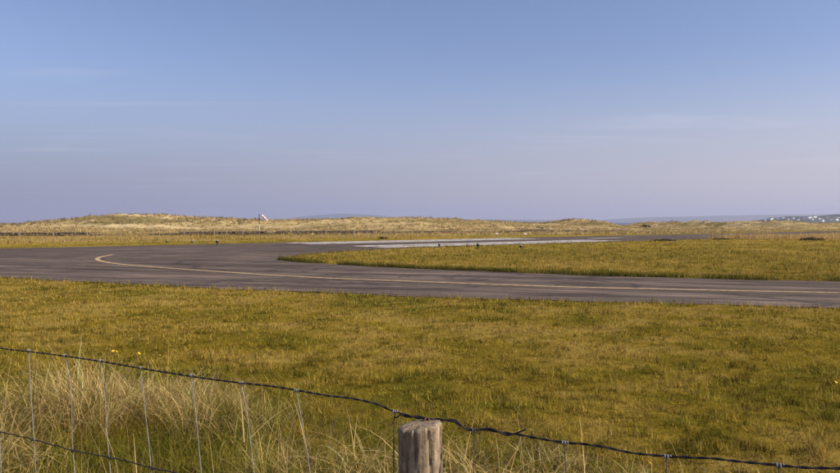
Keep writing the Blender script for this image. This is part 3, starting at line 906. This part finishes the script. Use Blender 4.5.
# splice: a second length wrapped round the top wire beside the post, its end sticking out
i0 = int(np.argmin(np.abs(P_[:, 0] - fp(400, 414)[0]))); i1 = int(np.argmin(np.abs(P_[:, 0] - fp(512, 435)[0])))
seg = P_[i0:i1]; ka = ss[i0:i1] - ss[i0]
php = ka / 0.085 * 2 * np.pi + 0.6
lo_ = 0.0016 + 0.0034 * (0.5 + 0.5 * np.sin(ka / 0.11 * 2 * np.pi))
spl = seg + A_[i0:i1] * (np.cos(php) * 0.0038)[:, None] + B_[i0:i1] * (np.sin(php) * lo_)[:, None]
spl = list(map(Vector, spl))
spl = [fp(394.5, 418.5), fp(397, 418.6)] + spl + [fp(517, 434.6, -0.003), fp(522, 432.6, -0.004), fp(527, 430.4, -0.005)]
o = tube_obj("splice_wire", spl, 0.0019, M_WIRE, None, 7); o.parent = fence; fchild(o)

M_ST = {}
stays = [
    [(27, 351), (28, 375), (29.5, 405), (31.5, 440), (33, 473), (35, 520)],
    [(63, 356), (65.5, 366), (68, 380), (69.8, 400), (70, 440), (72, 473), (74, 520)],
    [(99, 361.5), (102, 385), (104, 410), (105.5, 440), (108, 473), (111, 520)],
    [(139.5, 368.5), (142, 395), (145, 425), (147.5, 450), (149, 473), (151, 520)],
    [(190, 376), (192.5, 395), (195, 420), (197.5, 450), (199.5, 473), (202, 520)],
    [(240, 383.5), (244.5, 405), (248, 430), (250.5, 455), (252.5, 473), (256, 520)],
    [(295.5, 391.5), (300, 415), (304, 440), (309, 473), (314, 520)],
    [(394.6, 413), (394, 430), (393.6, 450), (393.5, 473), (393, 520)],
    [(474.5, 432), (474.8, 450), (474, 473), (473.5, 520)],
    [(565, 444.5), (565.8, 458), (567, 473), (568, 520)],
    [(668, 458.5), (668.3, 473), (669, 520)],
    [(781, 467.5), (781.4, 478), (782, 520)],
    [(905, 480), (906, 500), (907, 540)],
    [(-6, 348), (-4, 400), (-2, 473), (0, 520)],
    [(-40, 343), (-39, 400), (-37, 473), (-36, 520)],
]
line2 = [(-110, 409), (-60, 420), (-20, 429.5), (0, 434), (30, 441), (70, 452), (105, 459), (128, 464), (150, 470), (200, 480.5), (300, 503), (400, 528), (520, 557), (660, 590), (800, 622), (960, 660)]
l2 = catmull([fp(*p) for p in line2], 8)
for k, st in enumerate(stays):
    P = [fp(*p) for p in catmull([(a, b) for a, b in st], 5)]
    end = P[-1]; P.append(Vector((end.x + 0.004, end.y, 0.55))); P.append(Vector((end.x + 0.006, end.y, 0.12)))
    mt = M_GALV if k < 7 or k > 12 else M_BROWNW
    o = tube_obj("stay_wire", P, 0.00125 if k != 7 else 0.0016, mt, None, 7); o.parent = fence; fchild(o)
    # knot: wire wrapped round the top wire
    c = P[0]
    kn = []
    wob = random.uniform(-0.6, 0.6)
    for q in range(26):
        th = q / 25 * 2 * math.pi * 2.4 + wob
        kn.append(c + Vector((float(fu[0]) * (q / 25 - 0.5) * 0.013 + math.sin(th) * 0.0016, float(fu[1]) * (q / 25 - 0.5) * 0.013 + math.cos(th) * 0.0036, math.sin(th) * 0.0036)))
    o2 = tube_obj("knot", kn, 0.0014, M_GALV, o, 6)
    o2.matrix_parent_inverse = Matrix.Translation(-Vector(fence.location)) if False else Matrix.Identity(4)
    # knot on the second wire
    j = int(np.argmin(np.abs(l2[:, 0] - np.interp(l2[:, 0].mean(), [0, 1], [0, 1]))))
    P_arr = np.array([tuple(p) for p in P[:-2]])
    dd = np.linalg.norm(P_arr[:, None, :] - l2[None], axis=2)
    a_, b_ = np.unravel_index(np.argmin(dd), dd.shape)
    if dd[a_, b_] < 0.03:
        c = Vector(l2[b_])
        kn = [c + Vector(((q / 17 - 0.5) * 0.010, math.cos(q / 17 * 11) * 0.0035, math.sin(q / 17 * 11) * 0.0035)) for q in range(18)]
        tube_obj("knot", kn, 0.0014, M_WIRE, o, 6)
def line_wire(P, r, mat):
    o = tube_obj("line_wire", P, r, mat, None, 7); o.parent = fence; fchild(o)
line_wire([Vector(p) + Vector((0, 0.002, 0.0012 * math.sin(i * 1.9))) for i, p in enumerate(l2)], 0.0019, M_WIRE)
for dz in (0.24, 0.43, 0.60):
    line_wire([Vector(p) + Vector((0, 0.002, -dz)) for p in l2], 0.0015, M_WIRE)

# the wooden post
m, n, b = new_mat("weathered_post_wood")
tcn = n.nodes.new("ShaderNodeTexCoord")
grain = noise(n, 1.0, 7, 0.7, stretch=(70, 70, 5), dist=1.2)
knots = noise(n, 1.0, 6, 0.75, stretch=(60, 60, 38))
lich = noise(n, 34, 5, 0.7)
c = ramp(n, grain, [(0.25, (0.07, 0.05, 0.034)), (0.46, (0.27, 0.21, 0.145)), (0.60, (0.43, 0.345, 0.25)), (0.8, (0.58, 0.50, 0.39))])
c = mix(n, 1.0, c, ramp(n, knots, [(0.32, (0.42, 0.39, 0.35)), (0.5, (1.0, 0.98, 0.96)), (0.7, (1.35, 1.32, 1.3))]), 'MULTIPLY')
c = mix(n, maprange(n, lich, 0.60, 0.70, 0, 0.65), c, (0.42, 0.42, 0.36))
n.links.new(c, b.inputs["Base Color"]); b.inputs["Roughness"].default_value = 0.95
b.inputs["Specular IOR Level"].default_value = 0.1
bump(n, b, mix(n, 0.5, grain, knots), 1.0, 0.010)
M_POST = m
pd = 1.535
pc = ((420.0 - 420) / F * pd, pd)
PR = 0.0485
ZT = EYE - (425.5 - HOR) / F * pd
bm = bmesh.new()
sides, rings = 96, 90
zs = np.concatenate([np.linspace(-0.4, ZT - 0.35, 20), np.linspace(ZT - 0.34, ZT, rings - 20)])
grid = []
for i, z in enumerate(zs):
    row = []
    for k in range(sides):
        th = 2 * math.pi * k / sides
        ct, st_ = math.cos(th), math.sin(th)
        gq = float(fbm(np.array([th * 9.0]), np.array([z * 3.0]), 301, 4)[0]) - 0.5
        g2 = float(fbm(np.array([ct * 1.5 + 5]), np.array([st_ * 1.5 + z * 2.0]), 311, 3)[0]) - 0.5
        r = PR * (1 + 0.05 * g2 * 2) + 0.0035 * gq
        # weather checks (splits) running down
        for (tc_, wdt, dep, zl) in ((-1.05, 0.035, 0.012, 0.30), (-2.2, 0.05, 0.009, 0.5), (-0.35, 0.03, 0.010, 0.22), (-1.7, 0.02, 0.006, 0.16)):
            dth = (th - tc_ - 0.15 * math.sin(z * 9) + math.pi) % (2 * math.pi) - math.pi
            if z > ZT - zl: r -= dep * math.exp(-(dth / wdt) ** 2) * min(1, (z - (ZT - zl)) / 0.08)
        tip = max(0, (z - (ZT - 0.008)) / 0.008)
        r -= 0.004 * tip ** 2
        zz = z
        if z > ZT - 0.06:
            kf = (z - (ZT - 0.06)) / 0.06
            zz = z + kf * (0.010 * ct - 0.002 * st_ + 0.004 * (gq + g2)) * 0.8
        lean = (z - ZT) * -0.01
        row.append(bm.verts.new((pc[0] + ct * r + lean, pc[1] + st_ * r, zz)))
    grid.append(row)
for i in range(len(zs) - 1):
    for k in range(sides):
        k2 = (k + 1) % sides
        bm.faces.new((grid[i][k], grid[i][k2], grid[i + 1][k2], grid[i + 1][k]))
# end grain
prev = grid[-1]
for q, fr in enumerate((0.8, 0.6, 0.4, 0.2)):
    row = []
    for k in range(sides):
        v = grid[-1][k].co
        dz = 0.0025 * (float(fbm(np.array([v.x * fr * 90]), np.array([v.y * 60 + fr * 7]), 321, 3)[0]) - 0.5)
        row.append(bm.verts.new((pc[0] + (v.x - pc[0]) * fr, pc[1] + (v.y - pc[1]) * fr, ZT + (v.z - ZT) * fr + dz + 0.0015 * (1 - fr))))
    for k in range(sides):
        k2 = (k + 1) % sides
        bm.faces.new((prev[k], prev[k2], row[k2], row[k]))
    prev = row
bm.faces.new(prev)
po = link_mesh("fence_post", bm_mesh("fence_post", bm, True), M_POST)
tag(po, "weathered round grey wooden post under the top fence wire", "post")
sp = [fp(424.5, 424.5, -0.008), fp(425, 421, -0.008), fp(426.2, 419.3, -0.004), fp(428, 419.2, -0.003), fp(429.2, 421, -0.007), fp(429.6, 424.5, -0.008)]
tube_obj("staple", catmull(sp, 5), 0.0022, M_RUST, po, 7)

# ------------------------------------------------------------------ windsock
M_MASTD = plain("dark_mast_paint", (0.05, 0.048, 0.05), 0.6, 0.2, 0.2, 5)
M_MASTL = plain("pale_mast_paint", (0.50, 0.47, 0.44), 0.6, 0.1, 0.2, 5)
M_SW = plain("sock_white_cloth", (0.80, 0.78, 0.76), 0.9, 0, 0.06, 5)
M_SR = plain("sock_red_cloth", (0.78, 0.40, 0.32), 0.9, 0, 0.1, 5)
wx, wy = gp(259.3, 234.6); wzb = float(max(ground_z(np.array([wx]), np.array([wy]))[0], dune_height(np.array([wx]), np.array([wy]))[0]))
def row_z(y_, py): return EYE - (py - HOR) / F * y_
wsk = empty("windsock", (wx, wy, 0))
tag(wsk, "small red and white windsock drooping from a thin mast before the dunes", "windsock")
z1 = row_z(wy, 224.5); z2 = row_z(wy, 214.2)
tube_obj("lower_mast", [(0, 0, wzb - 0.15), (0, 0, z1)], 0.055, M_MASTL, wsk, 10)
tube_obj("upper_mast", [(0, 0, z1 - 0.02), (0, 0, z2)], 0.05, M_MASTD, wsk, 10)
ring = [(0.30 + 0.0, 0.10 * math.sin(a), z2 - 0.10 + 0.10 * math.cos(a)) for a in np.linspace(0, 2 * math.pi, 17)]
tube_obj("hoop", [(0, 0, z2 - 0.06), (0.15, 0, z2 - 0.07), (0.30, 0.0, z2 - 0.10)], 0.015, M_MASTD, wsk, 6, [ring])
A0 = Vector((0.30, 0, z2 - 0.16)); A1 = Vector((1.02, 0, z2 - 0.86))
cuts = [0, 0.24, 0.44, 0.62, 0.8, 1.0]
for q in range(5):
    pts, tp = [], []
    for k in range(5):
        t = cuts[q] + (cuts[q + 1] - cuts[q]) * k / 4
        pts.append(A0.lerp(A1, t) + Vector((0, 0.02 * math.sin(t * 9), 0.05 * math.sin(t * math.pi)))); tp.append(1 - 0.42 * t)
    vs, fc = tube(pts, 0.17, 14, False, tp)
    me = bpy.data.meshes.new("sock_band"); me.from_pydata([tuple(v) for v in vs], [], fc); me.update()
    for f_ in me.polygons: f_.use_smooth = True
    ob = link_mesh("sock_band", me, M_SW if q % 2 == 0 else M_SR, wsk)
    sm = ob.modifiers.new("cloth", 'SOLIDIFY'); sm.thickness = 0.004

# ------------------------------------------------------------------ runway light units
M_LB = plain("black_lamp_housing", (0.025, 0.023, 0.022), 0.6, 0.1, 0.2, 10)
M_LG = plain("lamp_glass", (0.25, 0.24, 0.22), 0.2, 0.0, 0.1, 10)
def light_meshes():
    bm = bmesh.new()
    bmesh.ops.create_cone(bm, cap_ends=True, segments=10, radius1=0.03, radius2=0.025, depth=0.14, matrix=Matrix.Translation((0, 0, 0.07)))
    bmesh.ops.create_cone(bm, cap_ends=True, segments=10, radius1=0.10, radius2=0.09, depth=0.03, matrix=Matrix.Translation((0, 0, 0.015)))
    st = bm_mesh("stand", bm); st.materials.append(M_LB)
    bm = bmesh.new()
    bmesh.ops.create_cone(bm, cap_ends=True, segments=14, radius1=0.075, radius2=0.10, depth=0.12, matrix=Matrix.Translation((0, 0, 0.20)))
    hs_ = bm_mesh("housing", bm); hs_.materials.append(M_LB)
    bm = bmesh.new()
    bmesh.ops.create_uvsphere(bm, u_segments=12, v_segments=8, radius=0.085, matrix=Matrix.Translation((0, 0, 0.265)))
    le = bm_mesh("lens", bm, True); le.materials.append(M_LG)
    return st, hs_, le
LM = light_meshes()
lamps = [(167, 243.6, 0.85, "leftmost black runway light on the far verge left of the windsock"),
         (192, 243.4, 0.85, "middle black runway light of three on the far verge"),
         (217, 245.0, 1.25, "larger black runway light nearest the windsock on the far verge"),
         (439.3, 247.6, 0.95, "black runway light at the left tip of the island beside white bars"),
         (478, 248.2, 1.25, "middle black runway light of three on the island edge"),
         (520.8, 248.6, 1.05, "rightmost black runway light standing on the island edge")]
for px, py, sc, lab in lamps:
    lx, ly = gp(px, py)
    e = empty("runway_light", (lx, ly, float(ground_z(np.array([lx]), np.array([ly]))[0]) - 0.01))
    e.scale = (sc * 0.85, sc * 0.85, sc * 0.85)
    for nm, mm in zip(("stand", "housing", "lens"), LM):
        o = bpy.data.objects.new(nm, mm); COL.objects.link(o); o.parent = e
    tag(e, lab, "light", "runway lights by the threshold")

# ------------------------------------------------------------------ low wall, far fence, clumps
M_STONE = plain("dark_wall_stone", (0.12, 0.095, 0.075), 0.95, 0, 0.45, 1.5)
vs, fc = [], []
def rock(c, sx, sy, sz, rz):
    bm = bmesh.new(); bmesh.ops.create_icosphere(bm, subdivisions=1, radius=1)
    o_ = len(vs)
    mt = Matrix.Rotation(rz, 3, 'Z')
    for v in bm.verts:
        p = v.co.copy(); p *= random.uniform(0.8, 1.15)
        p = mt @ Vector((p.x * sx, p.y * sy, p.z * sz)); vs.append((c[0] + p.x, c[1] + p.y, c[2] + p.z))
    for f_ in bm.faces: fc.append(tuple(v.index + o_ for v in f_.verts))
    bm.free()
wl = catmull([(-62, 76), (-45, 79.5), (-28, 84), (-12, 90), (6, 97), (22, 105), (34, 114)], 30)
for i in range(0, len(wl) - 1):
    p, q = wl[i], wl[i + 1]
    ln_ = np.linalg.norm(q - p); ang = math.atan2(q[1] - p[1], q[0] - p[0])
    hgt = 0.42 * float(sstep(0.18, 0.40, fbm(np.array([p[0] * 0.12]), np.array([0.5]), 401, 3))[0]) * np.interp(p[0], [-60, -20, 34], [1, 0.9, 0.55])
    for t in np.arange(0, 1, 0.32 / ln_):
        c = p + (q - p) * t
        z0 = float(max(dune_height(np.array([c[0]]), np.array([c[1]]))[0], -0.05))
        zz = 0.0
        while zz < hgt:
            rock((c[0] + random.uniform(-.05, .05), c[1] + random.uniform(-.08, .08), z0 + zz + 0.05), random.uniform(.16, .28), random.uniform(.15, .22), random.uniform(.08, .14), ang)
            zz += 0.17
me = bpy.data.meshes.new("stone_wall"); me.from_pydata(vs, [], fc); me.update()
tag(link_mesh("stone_wall", me, M_STONE), "low dark tumbledown stone wall running along the foot of the dunes", "wall")

M_FPOST = plain("grey_post_wood", (0.30, 0.26, 0.22), 0.95, 0, 0.25, 3)
ff = empty("far_fence", (-40, 79, 0))
tag(ff, "distant wire fence of short grey posts along the dark wall at left", "fence")
pts_ = []
for i in range(0, len(wl), 6):
    c = wl[i]
    if c[0] > -8: break
    cx_, cy_ = c[0], c[1] - 0.9
    z0 = float(max(dune_height(np.array([cx_]), np.array([cy_]))[0], -0.05))
    h_ = random.uniform(0.5, 0.8)
    bm = bmesh.new()
    bmesh.ops.create_cone(bm, cap_ends=True, segments=8, radius1=0.05, radius2=0.045, depth=h_ + 0.3, matrix=Matrix.Translation((cx_ + 40, cy_ - 79, z0 + h_ / 2 - 0.15)) @ Matrix.Rotation(random.uniform(-.06, .06), 4, 'Y'))
    link_mesh("post", bm_mesh("post", bm), M_FPOST, ff)
    pts_.append((cx_ + 40, cy_ - 79, z0 + h_ - 0.08))
for dz in (0, 0.3):
    tube_obj("wire", [(p[0], p[1], p[2] - dz) for p in pts_], 0.006, M_BROWNW, ff, 4)

def clump(name, px, py, h, wdt, cols, label, cat, n_=160, base=None):
    cx_, cy_ = base if base else gp(px, py)
    z0 = float(max(ground_z(np.array([cx_]), np.array([cy_]))[0], dune_height(np.array([cx_]), np.array([cy_]))[0])) - 0.05
    r = np.sqrt(RNG.random(n_)); a = RNG.uniform(0, 2 * np.pi, n_)
    x = r * np.cos(a) * wdt / 2; y = r * np.sin(a) * wdt / 3
    z = np.zeros(n_); ln = h * (1.15 - 0.6 * r) * RNG.uniform(0.6, 1.15, n_)
    cc = lerp(cols[0], cols[1], RNG.random(n_)) * np.exp(RNG.normal(0, 0.25, n_))[:, None]
    o = blades(name, x, y, z, ln, RNG.uniform(0.04, 0.09, n_), cc, 0.5, kind=None, label=label, cat=cat)
    o.location = (cx_, cy_, z0)
    return o
DK = ((0.02, 0.022, 0.012), (0.07, 0.06, 0.03))
clump("rush_clump", 382.5, 238.6, 0.36, 1.3, DK, "small dark rush clump on the verge above the white runway bars", "plant")
clump("rush_clump", 665, 240.9, 0.30, 1.9, DK, "dark rush clump at the left end of the tall tan grass", "plant", 420)
clump("rush_clump", 812, 240.2, 0.42, 2.2, DK, "dark rush clump at the foot of the tall tan grass at far right", "plant", 420)
clump("rush_clump", 722, 239.4, 0.20, 1.8, DK, "low dark rush clump at the foot of the tan grass below the dunes", "plant", 800)
clump("shrub", 645, 0, 1.0, 2.4, ((0.012, 0.018, 0.01), (0.035, 0.045, 0.02)), "round dark shrub in the dip between the dunes", "shrub", 420, base=((645.5 - 420) / F * 158, 158.0))

M_MK = plain("white_marker_paint", (0.78, 0.77, 0.74), 0.7, 0, 0.08, 6)
for px, py, lab in ((525.5, 234.6, "small white marker board on the verge right of the white bars"), (497, 234.4, "small white marker board on the verge below the central dunes")):
    cx_, cy_ = gp(px, py)
    z0 = float(max(ground_z(np.array([cx_]), np.array([cy_]))[0], dune_height(np.array([cx_]), np.array([cy_]))[0]))
    e = empty("marker_board", (cx_, cy_, z0)); e.scale = (0.6, 0.6, 0.6)
    bm = bmesh.new()
    for sgn in (-1, 1):
        a = [(-0.22, sgn * 0.16, 0.02), (0.22, sgn * 0.16, 0.02), (0.22, sgn * 0.01, 0.34), (-0.22, sgn * 0.01, 0.34)]
        lo = [bm.verts.new(p) for p in a]; up2 = [bm.verts.new((p[0], p[1] + sgn * 0.02, p[2])) for p in a]
        bm.faces.new(lo); bm.faces.new(up2[::-1])
        for i in range(4): bm.faces.new((lo[i], lo[(i + 1) % 4], up2[(i + 1) % 4], up2[i]))
    link_mesh("board", bm_mesh("board", bm), M_MK, e)
    bm = bmesh.new()
    bmesh.ops.create_cube(bm, size=1, matrix=Matrix.Translation((0, 0, -0.02)) @ Matrix.Diagonal((0.48, 0.4, 0.08, 1)))
    link_mesh("base", bm_mesh("base", bm), M_STONE, e)
    tag(e, lab, "marker", "white marker boards by the runway")

# ------------------------------------------------------------------ yellow flowers
M_PET = plain("yellow_petals", (0.75, 0.50, 0.02), 0.8, 0, 0.1, 60)
M_STEM = plain("flower_stem", (0.10, 0.13, 0.03), 0.9, 0, 0.2, 60)
bm = bmesh.new()
for k in range(14):
    a = 2 * math.pi * k / 14; d = Vector((math.cos(a), math.sin(a), 0)); s = Vector((-d.y, d.x, 0))
    v = [bm.verts.new(p) for p in (d * 0.002 - s * 0.001, d * 0.002 + s * 0.001, d * 0.017 + s * 0.0035 + Vector((0, 0, 0.004)), d * 0.019 + Vector((0, 0, 0.003)), d * 0.017 - s * 0.0035 + Vector((0, 0, 0.004)))]
    bm.faces.new(v)
bmesh.ops.create_uvsphere(bm, u_segments=8, v_segments=5, radius=0.007)
PET = bm_mesh("petals", bm); PET.materials.append(M_PET)
fl = [(112, 351.5, 0.9, "leftmost yellow flower in the grass above the fence wire"), (115.5, 352, 0.9, "second yellow flower from the left, touching the leftmost one"),
      (138, 354, 1.1, "largest yellow flower in the grass above the fence wire"), (148, 351.5, 0.9, "yellow flower just right of the largest one in the grass"),
      (159, 355.5, 0.5, "faint small yellow flower right of the others above the wire"), (193.5, 381.5, 0.45, "yellow flower low beside a galvanised stay under the top wire"),
      (198.5, 382.5, 0.45, "pale yellow flower to the right of a stay under the wire"), (652, 465, 0.6, "single yellow flower below the wire at lower right"), (838, 383, 0.8, "single yellow flower at the right edge of the field")]
for px, py, sc, lab in fl:
    cx_, cy_ = gp(px, py + 6)
    hh = 0.10 if py < 400 else 0.22
    if py > 400: cx_, cy_ = (px - 420) / F * 4.05, 4.05
    hh = EYE - (py - HOR) / F * cy_ if py > 400 else max(0.05, EYE - (py - HOR) / F * cy_)
    e = empty("yellow_flower", (cx_, cy_, 0))
    tube_obj("stem", [(0.01, 0.01, -0.03), (0.004, 0.004, hh * 0.5), (0, 0, hh)], 0.0018, M_STEM, e, 5)
    o = bpy.data.objects.new("bloom", PET); COL.objects.link(o); o.parent = e
    o.location = (0, 0, hh); o.rotation_euler = (R(38), 0, random.uniform(0, 3)); o.scale = (sc, sc, sc)
    tag(e, lab, "flower", "yellow flowers in the grass")

# ------------------------------------------------------------------ haze
bm = bmesh.new()
bmesh.ops.create_cube(bm, size=1, matrix=Matrix.Translation((0, 0, 96)) @ Matrix.Diagonal((27000, 27000, 208, 1)))
m = bpy.data.materials.new("haze_air"); m.use_nodes = True
n = m.node_tree; n.nodes.clear()
o_ = n.nodes.new("ShaderNodeOutputMaterial"); v = n.nodes.new("ShaderNodeVolumePrincipled")
v.inputs["Color"].default_value = (0.64, 0.68, 0.90, 1)
v.inputs["Density"].default_value = 1.7e-4
v.inputs["Anisotropy"].default_value = 0.2
n.links.new(v.outputs[0], o_.inputs["Volume"])
tag(link_mesh("haze", bm_mesh("haze", bm), m), kind="stuff")
